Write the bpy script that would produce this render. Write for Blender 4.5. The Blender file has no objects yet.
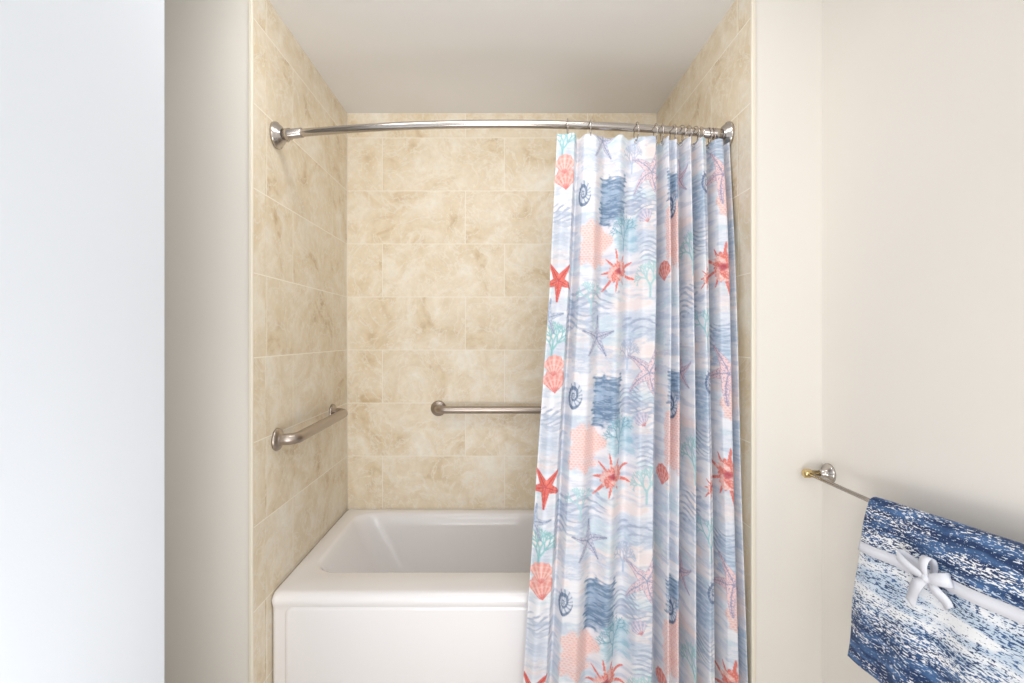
import bpy, bmesh, math, random
import numpy as np
from mathutils import Vector, Matrix
random.seed(4); rng=np.random.RandomState(7)
S=bpy.context.scene
S.view_settings.view_transform='Standard'
S.view_settings.look='None'
H=1.33; F=474.0; CX=502.0; CY=337.0
XA=0.762; YB=2.33; YF=1.447; XR=0.977; ZC=2.43

def lin(c):
    return tuple(((v/255)/12.92 if v/255<=0.04045 else ((v/255+0.055)/1.055)**2.4) for v in c)

# ---------------------------------------------------------------- mesh builder
class MB:
    def __init__(s): s.v=[]; s.f=[]; s.m=[]; s.sm=[]
    def add(s,vs,fs,m=0,smooth=True):
        o=len(s.v); s.v+= [tuple(v) for v in vs]
        for f in fs: s.f.append(tuple(i+o for i in f)); s.m.append(m); s.sm.append(smooth)
    def box(s,a,b,m=0):
        x0,y0,z0=a; x1,y1,z1=b
        vs=[(x0,y0,z0),(x1,y0,z0),(x1,y1,z0),(x0,y1,z0),(x0,y0,z1),(x1,y0,z1),(x1,y1,z1),(x0,y1,z1)]
        s.add(vs,[(0,3,2,1),(4,5,6,7),(0,1,5,4),(1,2,6,5),(2,3,7,6),(3,0,4,7)],m,False)
    def tube(s,pts,rad,m=0,n=20,cap=True):
        pts=[Vector(p) for p in pts]; N=len(pts)
        if not hasattr(rad,'__len__'): rad=[rad]*N
        T=[(pts[min(i+1,N-1)]-pts[max(i-1,0)]).normalized() for i in range(N)]
        a=Vector((0,0,1)) if abs(T[0].z)<.9 else Vector((1,0,0))
        nrm=(a-T[0]*a.dot(T[0])).normalized(); vs=[]
        for i in range(N):
            nrm=(nrm-T[i]*nrm.dot(T[i])).normalized(); b=T[i].cross(nrm)
            for k in range(n):
                t=2*math.pi*k/n; vs.append(pts[i]+(nrm*math.cos(t)+b*math.sin(t))*rad[i])
        fs=[(i*n+k,i*n+(k+1)%n,(i+1)*n+(k+1)%n,(i+1)*n+k) for i in range(N-1) for k in range(n)]
        if cap: fs+= [tuple(range(n))[::-1],tuple((N-1)*n+k for k in range(n))]
        s.add(vs,fs,m)
    def lathe(s,o,ax,prof,m=0,n=40):
        o=Vector(o); ax=Vector(ax).normalized()
        a=Vector((0,0,1)) if abs(ax.z)<.9 else Vector((1,0,0))
        u=(a-ax*a.dot(ax)).normalized(); w=ax.cross(u); vs=[]
        for r,h in prof:
            for k in range(n):
                t=2*math.pi*k/n; vs.append(o+ax*h+(u*math.cos(t)+w*math.sin(t))*r)
        N=len(prof)
        fs=[(i*n+k,i*n+(k+1)%n,(i+1)*n+(k+1)%n,(i+1)*n+k) for i in range(N-1) for k in range(n)]
        fs+=[tuple(range(n))[::-1],tuple((N-1)*n+k for k in range(n))]
        s.add(vs,fs,m)
    def torus(s,c,ax,R,r,m=0,n=28,k2=8):
        c=Vector(c); ax=Vector(ax).normalized()
        a=Vector((0,0,1)); u=(a-ax*a.dot(ax)).normalized(); w=ax.cross(u); vs=[]
        for i in range(n):
            t=2*math.pi*i/n; d=u*math.cos(t)+w*math.sin(t)
            for j in range(k2):
                q=2*math.pi*j/k2; vs.append(c+d*(R+r*math.cos(q))+ax*(r*math.sin(q)))
        fs=[(i*k2+j,((i+1)%n)*k2+j,((i+1)%n)*k2+(j+1)%k2,i*k2+(j+1)%k2) for i in range(n) for j in range(k2)]
        s.add(vs,fs,m)
    def make(s,name,mats,bevel=0,parent=None):
        me=bpy.data.meshes.new(name); me.from_pydata(s.v,[],s.f); me.update()
        me.polygons.foreach_set('material_index',s.m); me.polygons.foreach_set('use_smooth',s.sm)
        for m in mats: me.materials.append(m)
        bm=bmesh.new(); bm.from_mesh(me); bmesh.ops.recalc_face_normals(bm,faces=bm.faces); bm.to_mesh(me); bm.free()
        ob=bpy.data.objects.new(name,me); S.collection.objects.link(ob)
        if bevel:
            b=ob.modifiers.new('bevel','BEVEL'); b.width=bevel; b.segments=3; b.limit_method='ANGLE'
        if parent: ob.parent=parent
        return ob

# ---------------------------------------------------------------- materials
def mat(name,col,rough=.5,metal=0,bump=0,bscale=200,coat=0,var=0.0,spec=.5):
    m=bpy.data.materials.new(name); m.use_nodes=True; nt=m.node_tree; b=nt.nodes['Principled BSDF']
    c=lin(col); b.inputs['Roughness'].default_value=rough; b.inputs['Metallic'].default_value=metal
    b.inputs['Coat Weight'].default_value=coat; b.inputs['Specular IOR Level'].default_value=spec
    tc=nt.nodes.new('ShaderNodeTexCoord'); nz=nt.nodes.new('ShaderNodeTexNoise'); nz.inputs['Scale'].default_value=bscale
    nt.links.new(tc.outputs['Object'],nz.inputs['Vector'])
    n2=nt.nodes.new('ShaderNodeTexNoise'); n2.inputs['Scale'].default_value=2.0; nt.links.new(tc.outputs['Object'],n2.inputs['Vector'])
    rp=nt.nodes.new('ShaderNodeValToRGB'); rp.color_ramp.elements[0].position=.3; rp.color_ramp.elements[1].position=.7
    rp.color_ramp.elements[0].color=(*[v*(1-var) for v in c],1); rp.color_ramp.elements[1].color=(*[min(1,v*(1+var)) for v in c],1)
    nt.links.new(n2.outputs['Fac'],rp.inputs['Fac']); nt.links.new(rp.outputs['Color'],b.inputs['Base Color'])
    if bump:
        bp=nt.nodes.new('ShaderNodeBump'); bp.inputs['Strength'].default_value=bump; bp.inputs['Distance'].default_value=.001
        nt.links.new(nz.outputs['Fac'],bp.inputs['Height']); nt.links.new(bp.outputs['Normal'],b.inputs['Normal'])
    return m
M_wall=mat('paint_cream',(236,231,223),.6,bump=.15,var=.01)
M_wallR=mat('paint_cream_right',(235,230,222),.6,bump=.15,var=.01)
M_wallL=mat('paint_blue_lit',(225,231,239),.6,bump=.15,var=.01)  # bluish cast of window light mixed into the wall colour
M_ceil=mat('ceiling_paint',(244,244,245),.8,bump=.1,var=.01)
M_trim=mat('tile_edge_trim',(238,230,214),.35)
M_grout=mat('grout',(240,232,216),.8)
M_floor=mat('floor_tile',(205,195,180),.4,var=.05)
M_tub=mat('tub_acrylic',(246,244,245),.12,coat=.3)
M_steel=mat('brushed_nickel',(180,169,160),.33,metal=1,bump=.05,bscale=600)
M_chrome=mat('polished_nickel',(194,187,181),.2,metal=1)
M_brass=mat('brass_post',(214,190,140),.2,metal=1)
M_ribbon=mat('satin_ribbon',(232,234,242),.45,bump=.1,bscale=900)

def tile_mat(name,axis,uoff,dark=1.0,big=False,lowc=(214,190,152)):
    m=bpy.data.materials.new(name); m.use_nodes=True; nt=m.node_tree; L=nt.links.new; N=nt.nodes.new
    b=nt.nodes['Principled BSDF']
    tc=N('ShaderNodeTexCoord'); sp=N('ShaderNodeSeparateXYZ'); L(tc.outputs['Object'],sp.inputs[0])
    cb=N('ShaderNodeCombineXYZ')
    au=N('ShaderNodeMath'); au.operation='ADD'; au.inputs[1].default_value=uoff; L(sp.outputs[axis],au.inputs[0])
    av=N('ShaderNodeMath'); av.operation='ADD'; av.inputs[1].default_value=-2.048+8*.2606; L(sp.outputs[2],av.inputs[0])
    L(au.outputs[0],cb.inputs[0]); L(av.outputs[0],cb.inputs[1])
    br=N('ShaderNodeTexBrick'); L(cb.outputs[0],br.inputs['Vector'])
    br.offset=.68; br.offset_frequency=2; br.squash=1
    br.inputs['Scale'].default_value=1; br.inputs['Brick Width'].default_value=.6 if not big else 5
    br.inputs['Row Height'].default_value=.2606; br.inputs['Mortar Size'].default_value=.0017; br.inputs['Mortar Smooth'].default_value=.2
    br.inputs['Color1'].default_value=(0,0,0,1); br.inputs['Color2'].default_value=(1,1,1,1); br.inputs['Mortar'].default_value=(0.5,0.5,0.5,1)
    mw=N('ShaderNodeMath'); mw.operation='MULTIPLY'; mw.inputs[1].default_value=17.0; L(br.outputs['Color'],mw.inputs[0])
    def noise(scale,det,dist,w=0):
        n=N('ShaderNodeTexNoise'); n.noise_dimensions='4D'; n.inputs['Scale'].default_value=scale; n.inputs['Detail'].default_value=det
        n.inputs['Distortion'].default_value=dist; n.inputs['Roughness'].default_value=.6
        L(cb.outputs[0],n.inputs['Vector']); a=N('ShaderNodeMath'); a.inputs[1].default_value=w; L(mw.outputs[0],a.inputs[0]); L(a.outputs[0],n.inputs['W']); return n
    n1=noise(5.2,7,1.1); n2=noise(6,4,2.2,5.); n3=noise(45,2,.3,2.)
    r1=N('ShaderNodeValToRGB'); e=r1.color_ramp.elements
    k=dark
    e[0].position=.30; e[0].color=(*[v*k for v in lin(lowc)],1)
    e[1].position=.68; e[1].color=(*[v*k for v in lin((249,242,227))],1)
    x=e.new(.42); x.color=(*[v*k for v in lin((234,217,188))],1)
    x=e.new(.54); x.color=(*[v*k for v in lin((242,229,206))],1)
    L(n1.outputs['Fac'],r1.inputs['Fac'])
    sb=N('ShaderNodeMath'); sb.operation='SUBTRACT'; sb.inputs[1].default_value=.5; L(n2.outputs['Fac'],sb.inputs[0])
    ab=N('ShaderNodeMath'); ab.operation='ABSOLUTE'; L(sb.outputs[0],ab.inputs[0])
    mr=N('ShaderNodeMapRange'); mr.inputs['From Min'].default_value=0; mr.inputs['From Max'].default_value=.03; mr.inputs['To Min'].default_value=.6; mr.inputs['To Max'].default_value=0
    L(ab.outputs[0],mr.inputs['Value'])
    mx=N('ShaderNodeMix'); mx.data_type='RGBA'; L(mr.outputs[0],mx.inputs[0]); L(r1.outputs['Color'],mx.inputs[6]); mx.inputs[7].default_value=(*[v*k for v in lin((249,243,230))],1)
    m3=N('ShaderNodeMapRange'); m3.inputs['From Min'].default_value=.35; m3.inputs['From Max'].default_value=.7; m3.inputs['To Min'].default_value=.95; m3.inputs['To Max'].default_value=1.02; L(n3.outputs['Fac'],m3.inputs['Value'])
    ml=N('ShaderNodeVectorMath'); ml.operation='SCALE'; L(mx.outputs[2],ml.inputs[0]); L(m3.outputs[0],ml.inputs['Scale'])
    mg=N('ShaderNodeMix'); mg.data_type='RGBA'; L(br.outputs['Fac'],mg.inputs[0]); L(ml.outputs[0],mg.inputs[6]); mg.inputs[7].default_value=(*lin((250,244,231)),1)
    L(mg.outputs[2],b.inputs['Base Color']); b.inputs['Roughness'].default_value=.33; b.inputs['Specular IOR Level'].default_value=.4
    bp=N('ShaderNodeBump'); bp.invert=True; bp.inputs['Strength'].default_value=.15; bp.inputs['Distance'].default_value=.001
    L(br.outputs['Fac'],bp.inputs['Height']); L(bp.outputs['Normal'],b.inputs['Normal'])
    return m
T_back=tile_mat('travertine_back',0,.18)
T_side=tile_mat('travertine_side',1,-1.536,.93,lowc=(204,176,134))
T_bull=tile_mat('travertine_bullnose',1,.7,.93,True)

# ---------------------------------------------------------------- room
def box(name,a,b,m,bevel=0):
    q=MB(); q.box(a,b); return q.make(name,[m],bevel)
XL=-1.7; YR=-1.7
box('floor',(XL-.1,YR-.1,-.1),(XR+.1,YB+.15,0),M_floor)
box('ceiling',(XL-.1,YR-.1,ZC),(XR+.1,YB+.15,ZC+.1),M_ceil)
box('wall_rear',(XL-.1,YR-.1,0),(XR+.1,YR,ZC),M_wall)
box('wall_right',(XR,YR,0),(XR+.1,YF+.1,ZC),M_wallR)
box('wall_far_left',(XL-.1,YR,0),(XL,YF+.1,ZC),M_wall)
box('wall_front_left',(XL,YF,0),(-XA-.008,YF+.1,ZC),M_wall)
box('wall_front_right',(XA+.008,YF,0),(XR,YF+.1,ZC),M_wallR)
box('wall_left',(-.815,-.6,0),(-.7165,1.006,ZC),M_wallL)
def tiled_side(name,sg):
    q=MB()
    def bx(x0,x1,y0,y1,m):
        a,b=sorted((sg*x0,sg*x1)); q.box((a,y0,0),(b,y1,ZC),m)
    bx(XA+.008,XA+.11,YF+.1,YB+.008,0)
    bx(XA+.002,XA+.008,YF+.006,YB+.006,0)
    bx(XA,XA+.005,1.527,YB+.005,1)
    bx(XA,XA+.005,YF+.006,1.524,2)
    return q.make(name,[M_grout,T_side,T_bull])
tiled_side('wall_alcove_left',-1); tiled_side('wall_alcove_right',1)
q=MB(); q.box((-XA-.008,YB+.008,0),(XA+.008,YB+.12,ZC),0); q.box((-XA,YB,0),(XA,YB+.01,ZC),1); q.make('wall_back',[M_grout,T_back])
for i,sg in enumerate((-1,1)):
    a,b=sorted((sg*(XA-.0015),sg*(XA+.012)))
    box('trim_%d'%(i+1),(a,YF-.004,0),(b,YF+.0065,ZC),M_trim,.003)
for i,sg in enumerate((-1,1)):
    q=MB(); q.tube([(sg*XA,YB,.47),(sg*XA,YB,ZC)],.0035,n=8); q.make('trim_%d'%(i+3),[M_grout])

# ---------------------------------------------------------------- bathtub
def rrect(x0,x1,y0,y1,r,z,n=10):
    pts=[]
    for cx,cy,a0 in ((x1-r,y1-r,0),(x0+r,y1-r,90),(x0+r,y0+r,180),(x1-r,y0+r,270)):
        for i in range(n+1):
            a=math.radians(a0+90*i/n); pts.append((cx+r*math.cos(a),cy+r*math.sin(a),z))
    return pts
ZT=.488; TX=XA-.002; TF=1.552; TB=YB-.002
loops=[rrect(-TX,TX,TF+.010,TB,.016,0.0),
 rrect(-TX,TX,TF+.010,TB,.016,ZT-.062),
 rrect(-TX,TX,TF+.008,TB,.016,ZT-.050),
 rrect(-TX,TX,TF+.003,TB,.016,ZT-.040),
 rrect(-TX,TX,TF,TB,.016,ZT-.030),
 rrect(-TX,TX,TF+.001,TB,.016,ZT-.022),
 rrect(-TX+.001,TX-.001,TF+.005,TB,.018,ZT-.013),
 rrect(-TX+.003,TX-.003,TF+.011,TB-.001,.020,ZT-.006),
 rrect(-TX+.007,TX-.007,TF+.018,TB-.004,.022,ZT-.002),
 rrect(-TX+.014,TX-.014,TF+.028,TB-.008,.024,ZT),
 rrect(-.696,.694,1.690,2.276,.10,ZT+.001),
 rrect(-.688,.687,1.699,2.269,.095,ZT-.002),
 rrect(-.679,.680,1.708,2.261,.09,ZT-.011),
 rrect(-.670,.675,1.715,2.255,.09,ZT-.028),
 rrect(-.645,.668,1.724,2.248,.10,ZT-.07),
 rrect(-.60,.655,1.737,2.238,.11,ZT-.14),
 rrect(-.53,.64,1.755,2.22,.13,ZT-.26),
 rrect(-.48,.62,1.775,2.20,.14,ZT-.34),
 rrect(-.43,.58,1.80,2.17,.14,ZT-.372),
 rrect(-.37,.52,1.85,2.12,.12,ZT-.38)]
q=MB(); n=len(loops[0]); vs=[p for l in loops for p in l]
fs=[(i*n+k,i*n+(k+1)%n,(i+1)*n+(k+1)%n,(i+1)*n+k) for i in range(len(loops)-1) for k in range(n)]
fs.append(tuple((len(loops)-1)*n+k for k in range(n)))
q.add(vs,fs,0)
def rrz(x0,x1,z0,z1,r,y,n=8):
    return [(p[0],y,p[1]) for p in rrect(x0,x1,z0,z1,r,0,n)]
pl=[rrz(-.716,.716,.02,.446,.03,TF+.012),rrz(-.712,.712,.024,.442,.028,TF+.006),rrz(-.705,.705,.032,.436,.024,TF+.0035),rrz(-.70,.70,.038,.430,.02,TF+.003)]
n=len(pl[0]); vs=[p for l in pl for p in l]
fs=[(i*n+k,i*n+(k+1)%n,(i+1)*n+(k+1)%n,(i+1)*n+k) for i in range(3) for k in range(n)]+[tuple(3*n+k for k in range(n))]
q.add(vs,fs,0)
q.lathe((.50,2.02,ZT-.381),(0,0,1),[(.03,0),(.03,.003),(.02,.004),(.0,.004)],1)
q.make('bathtub',[M_tub,M_chrome])

# ---------------------------------------------------------------- shower rod
ZR=2.008
def rodY(x):
    return 1.509+.086*(x/.762)**2
q=MB()
pts=[(x,rodY(x),ZR) for x in np.linspace(-.752,.752,60)]
q.tube(pts,.0125,0,24)
for sg in (-1,1):
    e=Vector((sg*(XA-.0005),rodY(XA),ZR)); dx=Vector((-sg,-.22,0)).normalized()
    q.lathe(e,(-sg,0,0),[(.043,0),(.044,.004),(.043,.009),(.036,.013),(.034,.018),(.030,.022),(.022,.027),(.021,.04),(.018,.043),(0,.043)],0)
    q.lathe(e,dx,[(.0,.03),(.019,.03),(.019,.055),(.016,.058),(.0155,.10),(.0125,.102)],0)
rod=q.make('shower_curtain_rod',[M_chrome])

# ---------------------------------------------------------------- grab bars
def grab(name,A,B,out,off=.052,r=.0165):
    A=Vector(A);B=Vector(B);out=Vector(out);d=(B-A).normalized(); R=.038; pts=[]
    A=A+out*.0008; B=B+out*.0008
    pts.append(A+out*.004)
    for i in range(11):
        t=math.pi/2*i/10; pts.append(A+out*(off-R)+out*R*math.sin(t)+d*R*(1-math.cos(t)))
    for i in range(1,12): pts.append(A+out*off+d*(R+((B-A).length-2*R)*i/12))
    for i in range(11):
        t=math.pi/2*i/10; pts.append(B+out*(off-R)+out*R*math.cos(t)-d*R*(1-math.sin(t)))
    pts.append(B+out*.004)
    q=MB(); q.tube(pts,r,0,24)
    for c in (A,B): q.lathe(c,out,[(.038,0),(.038,.004),(.035,.009),(.026,.012),(.021,.014),(r,.02)],0)
    return q.make(name,[M_steel])
zG=H-.34
grab('grab_bar',(-XA,1.602,zG-.006),(-XA,2.125,zG+.002),(1,0,0),.060,.0195)
grab('grab_bar',(-.312,YB,zG-.010),(.50,YB,zG-.010),(0,-1,0),.055,.0175)

# ---------------------------------------------------------------- towel bar
XBAR=.914; ZBAR=.923; YT0=1.415; YT1=.66
q=MB()
for y,m in ((YT0,0),(YT1,0)):
    q.lathe((XR,y,ZBAR),(-1,0,0),[(.029,0),(.029,.004),(.026,.008),(.018,.012),(.012,.018),(.010,.03)],0)
    q.lathe((XR-.02,y,ZBAR),(-1,0,0),[(.009,0),(.009,.033),(.012,.036),(.0135,.042),(.013,.054),(.009,.058),(.0,.059)],1)
q.tube([(XBAR,YT0,ZBAR),(XBAR,YT1,ZBAR)],.0055,0,16)
q.make('towel_bar',[M_chrome,M_brass])

# ---------------------------------------------------------------- hand towel
YW0=1.160; YW1=.72
def towel_pt(Y,d,layer=0):
    g=(YW0-Y)/(YW0-YW1)
    r=.013+.024*g**.9 - layer
    r=max(r,.008)
    cz=ZBAR+ (r-.013)*.5
    arc=math.pi/2*r
    if abs(d)<arc:
        t=d/r; x=XBAR-r*math.sin(t)*(.9 if d>0 else .7); z=cz+r*math.cos(t)
    else:
        s=abs(d)-arc
        if d>0:
            w=.0045*math.sin(Y*23+s*9)*min(1,s*8)+.003*math.sin(Y*51+1)*min(1,s*5)
            x=XBAR-.9*r-.055*(1-math.exp(-s*3.2))*(1-.35*g)-w
        else:
            x=min(XR-.004,XBAR+.7*r+.012*min(1,s*6))
        z=cz-s
    return x,z
dF=.412; dB=.34; SK=.028
me=bpy.data.meshes.new('hand_towel')
ny,nd=120,160; vs=[];uv=[]
for i in range(ny+1):
    Y=YW0+(YW1-YW0)*i/ny
    for j in range(nd+1):
        d=-dB+(dF+dB)*j/nd
        x,z=towel_pt(Y,d)
        yy=Y+ (SK*max(0,d)/dF)*(1-i/ny)+.003*math.sin(d*30)
        vs.append((x,yy,z)); uv.append((Y,d))
fs=[(i*(nd+1)+j,i*(nd+1)+j+1,(i+1)*(nd+1)+j+1,(i+1)*(nd+1)+j) for i in range(ny) for j in range(nd)]
me.from_pydata(vs,[],fs); me.update()
ul=me.uv_layers.new(name='UVMap')
li=np.zeros(len(me.loops),int); me.loops.foreach_get('vertex_index',li)
ul.data.foreach_set('uv',np.array(uv)[li].ravel())
me.polygons.foreach_set('use_smooth',[True]*len(fs))
towel=bpy.data.objects.new('hand_towel',me); S.collection.objects.link(towel)
so=towel.modifiers.new('s','SOLIDIFY'); so.thickness=.006; so.offset=0
m=bpy.data.materials.new('towel_woven'); m.use_nodes=True; nt=m.node_tree; L=nt.links.new; N=nt.nodes.new; b=nt.nodes['Principled BSDF']
uvn=N('ShaderNodeUVMap'); uvn.uv_map='UVMap'; sp=N('ShaderNodeSeparateXYZ'); L(uvn.outputs[0],sp.inputs[0])
def nz(sx,sy,det=3,dist=0):
    mp=N('ShaderNodeMapping'); mp.inputs['Scale'].default_value=(sx,sy,1); L(uvn.outputs[0],mp.inputs['Vector'])
    n=N('ShaderNodeTexNoise'); n.inputs['Scale'].default_value=1; n.inputs['Detail'].default_value=det; n.inputs['Distortion'].default_value=dist; L(mp.outputs[0],n.inputs['Vector']); return n
na=nz(85,300,2); nb=nz(8,34,2,.5); nc=nz(240,520,1)
rd=N('ShaderNodeValToRGB'); e=rd.color_ramp.elements
mrd=N('ShaderNodeMapRange'); mrd.inputs['From Min'].default_value=-.05; mrd.inputs['From Max'].default_value=.41; L(sp.outputs[1],mrd.inputs['Value'])
e[0].position=0; e[0].color=(.67,)*3+(1,); e[1].position=1; e[1].color=(.70,)*3+(1,)
for p,v in ((.25,.65),(.36,.58),(.44,.50),(.55,.47),(.68,.57),(.85,.67)):
    x=e.new(p); x.color=(v,v,v,1)
L(mrd.outputs[0],rd.inputs['Fac'])
def math2(op,a,bv):
    n=N('ShaderNodeMath'); n.operation=op
    for i,v in enumerate((a,bv)):
        if isinstance(v,(int,float)): n.inputs[i].default_value=v
        else: L(v,n.inputs[i])
    return n.outputs[0]
val=math2('ADD',math2('MULTIPLY',na.outputs['Fac'],.9),math2('MULTIPLY',nb.outputs['Fac'],.35))
val=math2('ADD',val,math2('MULTIPLY',nc.outputs['Fac'],.35))
val=math2('SUBTRACT',val,math2('ADD',rd.outputs['Color'],.235))
mr=N('ShaderNodeMapRange'); mr.inputs['From Min'].default_value=-.02; mr.inputs['From Max'].default_value=.02; L(val,mr.inputs['Value'])
nd2=nz(12,60,2); rb=N('ShaderNodeValToRGB'); e=rb.color_ramp.elements
e[0].position=.42; e[0].color=(*lin((26,54,98)),1); e[1].position=.68; e[1].color=(*lin((78,118,168)),1); L(nd2.outputs['Fac'],rb.inputs['Fac'])
rw=N('ShaderNodeValToRGB'); e=rw.color_ramp.elements
e[0].position=.4; e[0].color=(*lin((200,216,233)),1); e[1].position=.6; e[1].color=(*lin((246,248,251)),1); L(nb.outputs['Fac'],rw.inputs['Fac'])
mx=N('ShaderNodeMix'); mx.data_type='RGBA'; L(mr.outputs[0],mx.inputs[0]); L(rb.outputs['Color'],mx.inputs[6]); L(rw.outputs['Color'],mx.inputs[7])
L(mx.outputs[2],b.inputs['Base Color']); b.inputs['Roughness'].default_value=.95; b.inputs['Sheen Weight'].default_value=.1
bp=N('ShaderNodeBump'); bp.inputs['Strength'].default_value=.6; bp.inputs['Distance'].default_value=.002; L(nc.outputs['Fac'],bp.inputs['Height']); L(bp.outputs['Normal'],b.inputs['Normal'])
me.materials.append(m)
q=MB()
def strip(center,wdir,width,m=0):
    vs=[]
    for c,w,wd in zip(center,wdir,width):
        c=Vector(c); w=Vector(w).normalized()*wd/2; vs+= [c-w,c+w]
    q.add(vs,[(2*i,2*i+1,2*i+3,2*i+2) for i in range(len(center)-1)],m)
def surf(Y,z,out=.005):
    g=(YW0-Y)/(YW0-YW1); r=.013+.024*g**.9; cz=ZBAR+(r-.013)*.5
    d=cz-z+math.pi/2*r; x,_=towel_pt(Y,d); return Vector((x-out,Y+SK*d/dF*(1-g),z))
ys=np.linspace(YW0-.001,YW1+.002,60)
zr=lambda Y: .815+.045*(1.18-Y)/.38
strip([surf(y,zr(y)) for y in ys],[(surf(y,zr(y)+.01)-surf(y,zr(y)-.01)) for y in ys],[.024]*60)
Bc=surf(.955,zr(.955),.012)
def loop(ang,Lg,wd):
    c=[];w=[];ws=[]
    dr=Vector((0,math.cos(ang),math.sin(ang)))
    for i in range(25):
        t=i/24; a=2*math.pi*t
        c.append(Bc+dr*Lg*.5*(1-math.cos(a))+Vector((-1,0,0))*(.012*math.sin(a)+.006)); w.append(Vector((0,-math.sin(ang),math.cos(ang)))); ws.append(wd*(.4+.6*math.sin(math.pi*t)))
    strip(c,w,ws)
loop(math.radians(12),.078,.022); loop(math.radians(158),.048,.026); loop(math.radians(85),.042,.022)
def tail(ang,Lg,wd,curl):
    c=[];w=[];ws=[]
    for i in range(16):
        t=i/15; a=ang+curl*t; dr=Vector((0,math.cos(a),math.sin(a)))
        c.append(Bc+dr*Lg*t+Vector((-.006-.006*math.sin(t*5),0,0))); w.append(Vector((0,-math.sin(a),math.cos(a)))); ws.append(wd*(.4+.6*min(1,t*3)))
    strip(c,w,ws)
tail(math.radians(-45),.095,.024,-.2); tail(math.radians(-150),.055,.024,.3)
q.lathe(Bc,(-1,0,0),[(.0,0),(.008,.001),(.010,.008),(.009,.014),(.005,.017),(0,.018)],0,16)
rb_=q.make('gift_ribbon_bow',[M_ribbon]); s2=rb_.modifiers.new('s','SOLIDIFY'); s2.thickness=.0012
rb_.parent=towel

# ---------------------------------------------------------------- shower curtain
ZTOP=1.978; ZBOT=.13; V_PX=316.0
nv=800
knots=[(541,0),(550,1.8),(560,1.0),(566,-3.4),(573,1.0),(584,1.9),(598,-1.8),(612,1.6),(628,-2.6),(640,2.2),(652,1.8),(660,-5.2),(666,3.3),(671,-.6),(675.5,2.6),(684,-5.2),(689.5,3.9),(697,-3.4),(703,3.6),(707,2.8),(713,-5.5),(719,3.0),(726,3.9),(731.5,-2.4),(736,2.2),(740,-2.0)]
ks=np.array([(k[0]-541)/199 for k in knots]); ka=np.array([k[1]/100 for k in knots])
nfine=6000; sf=np.linspace(0,1,nfine)
idx=np.clip(np.searchsorted(ks,sf,side='right')-1,0,len(ks)-2)
tt=(sf-ks[idx])/(ks[idx+1]-ks[idx]); tt=tt*tt*(3-2*tt)
off=ka[idx]*(1-tt)+ka[idx+1]*tt
arc=np.concatenate([[0],np.cumsum(np.hypot(np.diff(sf)*.63,np.diff(off)))])
WF=arc[-1]; nu=int(WF/.0022)
U=np.linspace(0,WF,nu); Scol=np.interp(U,arc,sf); Ocol=np.interp(U,arc,off)
Zr=np.linspace(ZTOP,ZBOT,nv); V=ZTOP-Zr
hgt=V/(ZTOP-ZBOT)
def Lpx(y): return np.interp(y,[137,300,450,683,760],[557,549,538,523,518])
def Rpx(y): return np.interp(y,[137,300,450,683,760],[731,736,741,748,750])
PY=CY+(H-Zr)*F/1.495
X=np.zeros((nv,nu)); Y=np.zeros((nv,nu))
for j in range(nv):
    l,r=Lpx(PY[j]),Rpx(PY[j]); px=l+(r-l)*Scol
    top=rodY((px-CX)/F*1.49)-.002
    low=1.478-.012*Scol
    w=min(1,hgt[j]*2.2); w=w*w*(3-2*w)
    yc=top*(1-w)+low*w
    amp=.75+.25*min(1,hgt[j]*6)+.08*math.sin(hgt[j]*3)
    o=Ocol*amp+.003*np.sin(Scol*60+hgt[j]*7)*(hgt[j])+.004*np.sin(Scol*17-hgt[j]*9)
    lim=1.541+.05*(1-w)
    yy=np.minimum(yc-o,lim)
    X[j]=np.minimum((px-CX)/F*yc,XA-.006); Y[j]=yy
Ztop_off=-.007*(1-np.cos(Scol*2*np.pi*11))*.5
Zg=np.repeat(Zr[:,None],nu,1)+Ztop_off[None,:]*np.clip(1-hgt[:,None]*12,0,1)
def s2(v): return np.array(v,float)/255
col=np.empty((nv,nu,3)); col[:]=s2((236,236,242))
def vnoise(a,b,seed):
    r=np.random.RandomState(seed); g=r.rand(64,64)
    ai=np.floor(a).astype(int); bi=np.floor(b).astype(int); fa=a-ai; fb=b-bi
    fa=fa*fa*(3-2*fa); fb=fb*fb*(3-2*fb)
    g00=g[ai%64,bi%64];g10=g[(ai+1)%64,bi%64];g01=g[ai%64,(bi+1)%64];g11=g[(ai+1)%64,(bi+1)%64]
    return (g00*(1-fa)+g10*fa)*(1-fb)+(g01*(1-fa)+g11*fa)*fb
def fb(a,b,seed,o=3):
    t=0;w=0
    for i in range(o): t=t+vnoise(a*2**i+3*i,b*2**i,seed+i)*.5**i; w+=.5**i
    return t/w
def sst(x,a,b): 
    t=np.clip((x-a)/(b-a),0,1); return t*t*(3-2*t)
UU,VV=np.meshgrid(U,V); PER=.637; VP_=(VV%PER)
def wrapn(fu,fv,seed,o=3):
    w=VP_/PER; a=fb(UU*fu,VP_*fv+5,seed,o); b_=fb(UU*fu,(VP_+PER)*fv+5,seed,o); return b_*(1-w)+a*w
def lay(a,c):
    global col
    a=np.clip(a,0,1)[...,None]; col=col*(1-a)+s2(c)*a
lay(sst(wrapn(7,22,101),.45,.59)*.65,(202,212,228))
lay(sst(wrapn(9,13,111),.52,.66)*.6,(243,222,216))
lay(sst(wrapn(10,70,121),.51,.63)*.5,(180,194,215))
lay(sst(wrapn(12,30,131),.57,.69)*.5,(196,222,230))
lay(sst(wrapn(30,150,141),.54,.66)*.35,(248,248,250))
def UV(px,py):
    l,r=Lpx(py),Rpx(py); return float(np.interp((px-l)/(r-l),sf,arc)), (py-137)/V_PX+.014
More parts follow.
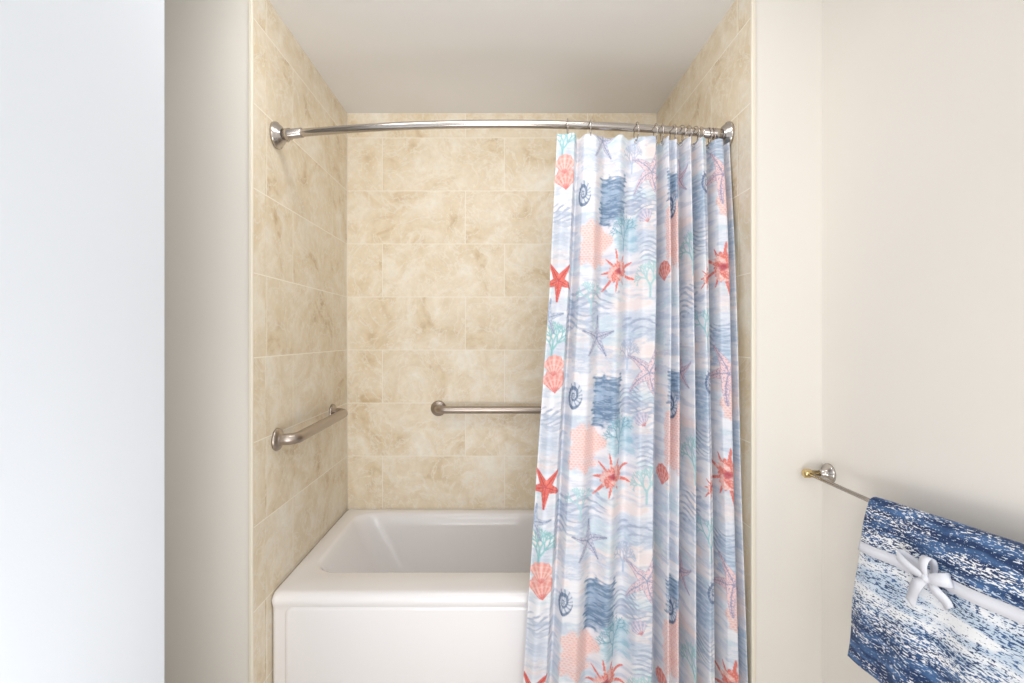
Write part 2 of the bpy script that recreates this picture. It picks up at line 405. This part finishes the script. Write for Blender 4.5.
def paint(px,py,R,fn,rep=True):
    u0,v0=UV(px,py); R=R*1.3
    for k in range(-3,5):
        vc=v0+k*PER
        i0,i1=np.searchsorted(U,[u0-R,u0+R]); j0,j1=np.searchsorted(V,[vc-R,vc+R])
        if i1<=i0 or j1<=j0: continue
        dx=(U[i0:i1]-u0)[None,:]*np.ones((j1-j0,1)); dy=(V[j0:j1]-vc)[:,None]*np.ones((1,i1-i0))
        a,c=fn(dx,dy,u0,v0)
        a=np.clip(a,0,1)[...,None]; col[j0:j1,i0:i1]=col[j0:j1,i0:i1]*(1-a)+c*a
def C(c,shape): return np.broadcast_to(s2(c),shape+(3,)).copy()
def brush(w,h,c1,c2,al=1,seed=1,streak=1.,gap=.6):
    def fn(dx,dy,u0,v0):
        n=fb((dx+9)*25,(dy+9)*180*streak,seed); n2=fb((dx+9)*60,(dy+9)*60,seed+5); n3=fb((dx+9)*40,(dy+9)*320,seed+8,2)
        e=np.maximum(np.abs(dx)/w,np.abs(dy)/h)+ (n-.5)*.7+(n2-.5)*.4
        a=sst(-e,-1.05,-.78)*al*(.45+.9*n)*(1-gap*sst(n3,.58,.70)); t=sst(n,.35,.62)[...,None]
        return a, s2(c1)*(1-t)+s2(c2)*t
    return fn
def star(R,rot,c1,c2,arms=5,bend=0,stip=0,seed=3,al=1,fat=.2):
    def fn(dx,dy,u0,v0):
        r=np.hypot(dx,dy); th=np.arctan2(dy,dx)+rot+bend*r/R
        ph=th%(2*math.pi/arms); ph=np.minimum(ph,2*math.pi/arms-ph)
        d=r*np.sin(ph)
        wd=np.where(r<R,R*(.05+fat*np.clip(1-r/R,0,1)**1.3),0)
        a=sst(wd-d,-.0008,.0014)*(np.cos(ph)>0)
        n=vnoise((dx+5)*420,(dy+5)*420,seed)
        line=sst(-(d),-.0022,-.0006)
        t=np.clip(line+ (n>.6)*stip,0,1)[...,None]
        rim=(1-sst(wd-d,.001,.0035))[...,None]
        cc=s2(c1)*(1-t)+s2(c2)*t; cc=cc*(1-rim*.5)+s2(c2)*rim*.5
        return a*al,cc
    return fn
def murex(R,rot):
    def fn(dx,dy,u0,v0):
        r=np.hypot(dx*.85,dy*1.0); th=np.arctan2(dy,dx)+rot
        wob=.25*np.sin(th*2+1.3)
        edge=R*(.40+.10*np.cos(2*th+.6)+.62*np.abs(np.cos(4.5*th+wob))**16*(.7+.3*np.sin(3*th))+.10*np.abs(np.cos(9*th)))
        a=sst(edge-r,-.001,.0015)
        sw=np.sin(th*3+r/R*10); n=vnoise((dx+5)*330,(dy+5)*330,9)
        t=np.clip(sst(sw,.1,.6)*.7+(n>.6)*.5,0,1)*(r<R*.55); t=t[...,None]
        c=s2((224,100,86))*(1-t)+s2((246,206,196))*t
        dk=sst(-r,-R*.2,-R*.05)[...,None]; c=c*(1-dk)+s2((172,44,56))*dk
        return a*.92,c
    return fn
def scallop(R,c1,c2,rot=0):
    def fn(dx,dy,u0,v0):
        x=dx*math.cos(rot)-dy*math.sin(rot); y=(dx*math.sin(rot)+dy*math.cos(rot))
        y2=y-R*.85; r=np.hypot(x,y2); th=np.arctan2(x,-y2)
        edge=R*1.85*np.cos(np.clip(th*1.15,-1.5,1.5))**.55+R*.05*np.cos(th*18)
        a=sst(edge-r,-.001,.001)*(np.abs(th)<.9)
        t=(sst(np.cos(th*18),-.3,.5)*(1-.4*sst(r,R*.4,R*1.7)))[...,None]
        ring=(sst(np.sin(r/R*14),.5,1)*.35)[...,None]
        c=s2(c2)*(1-t)+s2(c1)*t; dk=(1-sst(r,R*.1,R*.7))[...,None]*.6
        c=c*(1-ring)+s2((250,226,220))*ring; return a,c*(1-dk)+s2((204,76,74))*dk
    return fn
def net(w,h,c1,c2,seed=2,cell=.0125,al=.95):
    def fn(dx,dy,u0,v0):
        n=fb((dx+9)*40,(dy+9)*40,seed); e=np.hypot(np.abs(dx)/w,np.abs(dy)/h)*.6+.55*np.maximum(np.abs(dx)/w,np.abs(dy)/h)+(n-.5)*.75
        a=sst(-e,-1.1,-.85)*al*(.6+.5*fb((dx+9)*20,(dy+9)*60,seed+3))
        row=np.floor(dy/(cell*.6)); fx=((dx/cell+.5*(row%2))%1)-.5; fy=(dy/(cell*.6))%1
        d=np.abs(np.hypot(fx*1.3,fy)-.75); t=sst(-d,-.30,-.08)[...,None]
        return a,s2(c2)*(1-t)+s2(c1)*t
    return fn
def coral(R,c,seed=1,wd=.0019,al=1):
    r=random.Random(seed); segs=[]
    def grow(x,y,a,l,dp):
        x2,y2=x+l*math.cos(a),y+l*math.sin(a); segs.append((x,y,x2,y2,wd*(.55+.17*dp)))
        if dp>0:
            for s in ((-.5,.45) if r.random()<.7 else (-.6,0,.55)): grow(x2,y2,a+s+r.uniform(-.2,.2),l*r.uniform(.66,.85),dp-1)
    grow(0,R*.85,-math.pi/2,R*.5,5)
    def fn(dx,dy,u0,v0):
        a=np.zeros_like(dx)
        for x,y,x2,y2,w in segs:
            L2=(x2-x)**2+(y2-y)**2; t=np.clip(((dx-x)*(x2-x)+(dy-y)*(y2-y))/L2,0,1)
            d=np.hypot(dx-x-t*(x2-x),dy-y-t*(y2-y)); a=np.maximum(a,sst(w-d,-.001,.0006))
        return a*al,C(c,dx.shape)
    return fn
def waves(w,h,c,seed=1,freq=330,al=.8,amp=.010):
    def fn(dx,dy,u0,v0):
        n=fb((dx+9)*14,(dy+9)*30,seed); yy=dy+amp*np.sin(dx*38+seed)+ .02*n
        ph=yy*freq; e=np.maximum(np.abs(dx)/w,np.abs(dy)/h)+(fb((dx+9)*30,(dy+9)*90,seed+3)-.5)*.9
        a=sst(-e,-1.,-.7)*sst(np.sin(ph)+ (n-.5)*1.6,.1,.8)*al*(.4+.9*fb((dx+9)*30,(dy+9)*300,seed+7,2))
        return a,C(c,dx.shape)
    return fn
def nautilus(R,c1,c2):
    def fn(dx,dy,u0,v0):
        r=np.hypot(dx*1.25,dy*.85); th=np.arctan2(dy,dx)
        a=sst(R-r,-.001,.001); t=sst(np.sin(np.log(r/R+.03)*6+th),-.1,.4)*.8+sst(np.sin(th*14+r/R*4),.2,.7)*.5
        t=np.clip(t,0,1)[...,None]; return a,s2(c1)*(1-t)+s2(c2)*t
    return fn
for i,(px,py) in enumerate([(580,315),(640,325),(600,160),(650,235),(690,320),(725,250),(560,240),(672,345),(705,200),(700,420),(735,330)]):
    paint(px,py,.14,brush(.085,.035,(182,196,217),(214,222,235),.9,20+i,.6))
for i,(px,py) in enumerate([(600,370),(640,215),(688,270),(575,330),(722,300)]):
    paint(px,py,.12,brush(.05,.05,(240,218,212),(244,232,228),.6,60+i,.5))
for i,(px,py,w,h) in enumerate([(590,300,.12,.04),(645,325,.11,.035),(575,320,.09,.035),(690,300,.1,.05),(718,335,.1,.04),(560,215,.06,.04),(645,200,.07,.06),(630,400,.06,.05),(650,450,.06,.05),(700,440,.07,.05)]):
    paint(px,py,.22,waves(w,h,(146,162,189),i+1,260+20*i,.75,.014))
    paint(px+4,py+8,.22,waves(w,h*.9,(174,188,210),i+31,180,.75,.014))
blue1,blue2=(90,120,154),(152,175,201)
aqua=(150,202,208); teal=(136,192,197); pinkA,pinkB=(246,218,211),(237,178,170)
paint(607,400,.13,brush(.058,.080,blue1,blue2,1.25,3,.8,.35)); paint(622,432,.1,brush(.055,.06,(152,194,211),(200,222,232),1,5,.6))
paint(619,434,.12,coral(.066,(104,160,182),4,.0016,.85))
paint(585,447,.13,net(.066,.085,pinkA,pinkB,2)); paint(600,240,.12,net(.060,.045,(248,222,216),(238,184,176),6))
paint(673,430,.16,net(.10,.13,pinkA,pinkB,8)); paint(700,395,.14,brush(.08,.07,(138,166,197),(194,210,228),.85,12))
paint(671,385,.1,brush(.055,.05,blue1,blue2,1.1,13,1,.4)); paint(727,400,.1,net(.05,.06,pinkA,pinkB,18)); paint(690,455,.12,coral(.085,teal,6,.0024,.8))
paint(722,345,.12,brush(.06,.06,(130,160,193),(190,207,226),.85,14)); paint(733,440,.1,brush(.06,.07,(154,182,209),(204,216,232),.9,15))
paint(573,395,.08,nautilus(.036,(216,222,233),(82,105,138))); paint(671,404,.08,nautilus(.036,(208,216,231),(70,94,128)))
paint(706,380,.08,nautilus(.032,(216,222,233),(86,108,146)))
paint(552,342,.11,coral(.082,teal,2,.0024)); paint(645,480,.11,coral(.07,aqua,9,.0024,.75)); paint(580,500,.1,coral(.06,aqua,12,.002,.75))
paint(703,330,.11,coral(.08,aqua,19,.0024,.8)); paint(630,355,.1,coral(.055,(160,178,205),23,.0018,.7))
paint(554,381,.07,scallop(.042,(246,192,184),(231,144,134),.1)); paint(664,272,.07,scallop(.036,(244,178,170),(220,104,92),0)); paint(564,165,.07,scallop(.036,(246,202,194),(233,152,142),0))
paint(640,418,.06,scallop(.026,(230,214,224),(172,176,204),.5))
paint(597,338,.09,star(.070,.3,(204,204,219),(124,136,167),stip=.6)); paint(648,372,.12,star(.098,1.0,(238,208,212),(140,152,184),bend=.35,stip=.7))
paint(723,372,.12,star(.10,.6,(242,206,206),(150,144,177),bend=.3,stip=.7)); paint(546,318,.07,star(.06,.2,(200,208,224),(132,152,184),stip=.6))
paint(685,372,.1,star(.07,.2,(238,208,212),(150,150,183),bend=.3,stip=.6))
paint(558,282,.08,star(.068,.9,(230,106,90),(190,58,62),stip=.5,seed=8,fat=.24)); paint(618,272,.1,murex(.072,.4)); paint(718,268,.1,murex(.085,1.4)); paint(708,480,.06,murex(.04,.4))
lay(sst(wrapn(140,240,151,2),.5,.75)*.2,(246,246,250))
lay(np.full_like(UU,.10),(240,238,243))
verts=np.stack([X,Y,Zg],-1).reshape(-1,3)
me=bpy.data.meshes.new('shower_curtain'); nV=len(verts)
J,I=np.meshgrid(np.arange(nv-1),np.arange(nu-1),indexing='ij'); a=(J*nu+I).ravel()
quads=np.stack([a,a+nu,a+nu+1,a+1],-1)
me.vertices.add(nV); me.vertices.foreach_set('co',verts.ravel().astype('f'))
me.loops.add(quads.size); me.loops.foreach_set('vertex_index',quads.ravel().astype('i'))
me.polygons.add(len(quads)); me.polygons.foreach_set('loop_start',(np.arange(len(quads))*4).astype('i'))
me.update(calc_edges=True); me.polygons.foreach_set('use_smooth',np.ones(len(quads),bool))
ca=me.color_attributes.new('print','FLOAT_COLOR','POINT')
c=np.clip(col.reshape(-1,3),0,1); c=np.where(c<=.04045,c/12.92,((c+.055)/1.055)**2.4)
ca.data.foreach_set('color',np.concatenate([c,np.ones((nV,1))],1).ravel().astype('f'))
me.validate(); me.update()
cur=bpy.data.objects.new('shower_curtain',me); S.collection.objects.link(cur)
m=bpy.data.materials.new('printed_fabric'); m.use_nodes=True; nt=m.node_tree; L=nt.links.new; N=nt.nodes.new; b=nt.nodes['Principled BSDF']; out=nt.nodes['Material Output']
at=N('ShaderNodeAttribute'); at.attribute_name='print'; L(at.outputs['Color'],b.inputs['Base Color']); b.inputs['Roughness'].default_value=.6; b.inputs['Sheen Weight'].default_value=.05
tr=N('ShaderNodeBsdfTranslucent'); L(at.outputs['Color'],tr.inputs['Color']); ms=N('ShaderNodeMixShader'); ms.inputs[0].default_value=.10
L(b.outputs[0],ms.inputs[1]); L(tr.outputs[0],ms.inputs[2]); L(ms.outputs[0],out.inputs['Surface'])
me.materials.append(m)
q=MB()
for px in (567,590,637,657,664,676,684,691,699,706,714,722):
    x=(px-CX)/F*1.53; x=min(x,.70); y=rodY(x)
    q.torus((x,y,ZR-.012),(1,.12*x+random.uniform(-.25,.25),0),.0285,.0018,0)
    q.torus((x,y,ZTOP-.014),(0,1,0),.006,.0015,0,16,6)
rings=q.make('curtain_rings',[M_chrome]); rings.parent=rod

# ---------------------------------------------------------------- lights
def area(name,loc,tgt,sx,sy,pw,c):
    l=bpy.data.lights.new(name,'AREA'); l.shape='RECTANGLE'; l.size=sx; l.size_y=sy; l.energy=pw; l.color=c
    o=bpy.data.objects.new(name,l); S.collection.objects.link(o); o.location=loc
    o.rotation_euler=(Vector(tgt)-Vector(loc)).to_track_quat('-Z','Y').to_euler(); return o
area('room_light',(.15,-.9,2.2),(0,1.6,1.0),1.3,.9,11.5,(1,.985,.97))
area('front_fill',(-.1,-1.6,1.4),(0,2,1.3),1.6,1.6,10.5,(.98,.985,1))  # unseen soft fill added behind the camera; no window in the rear wall
area('ceiling_fill',(-.1,.1,.5),(0,2.0,2.7),.8,.6,11.5,(.985,.985,.99))  # unseen low fill added to lift the alcove ceiling and upper tiles
area('alcove_fill',(-.1,1.15,2.40),(-.1,2.1,.9),1.0,.25,6.8,(1,.985,.965))  # unseen fill added above the tub front to brighten the back wall
area('side_window_light',(.93,-.3,1.5),(-.75,.6,1.3),.7,1.3,3.0,(.60,.80,1))
w=bpy.data.worlds.new('w'); S.world=w; w.use_nodes=True; w.node_tree.nodes['Background'].inputs[0].default_value=(.9,.95,1,1); w.node_tree.nodes['Background'].inputs[1].default_value=.5
# ---------------------------------------------------------------- camera
cd=bpy.data.cameras.new('camera'); cam=bpy.data.objects.new('camera',cd); S.collection.objects.link(cam)
cam.location=(0,0,H); cam.rotation_euler=(math.pi/2,0,0); cd.sensor_width=36; cd.lens=F/1024*36
cd.shift_x=(512-CX)/1024; cd.shift_y=-(341.5-CY)/1024; cd.clip_start=.02
S.camera=cam
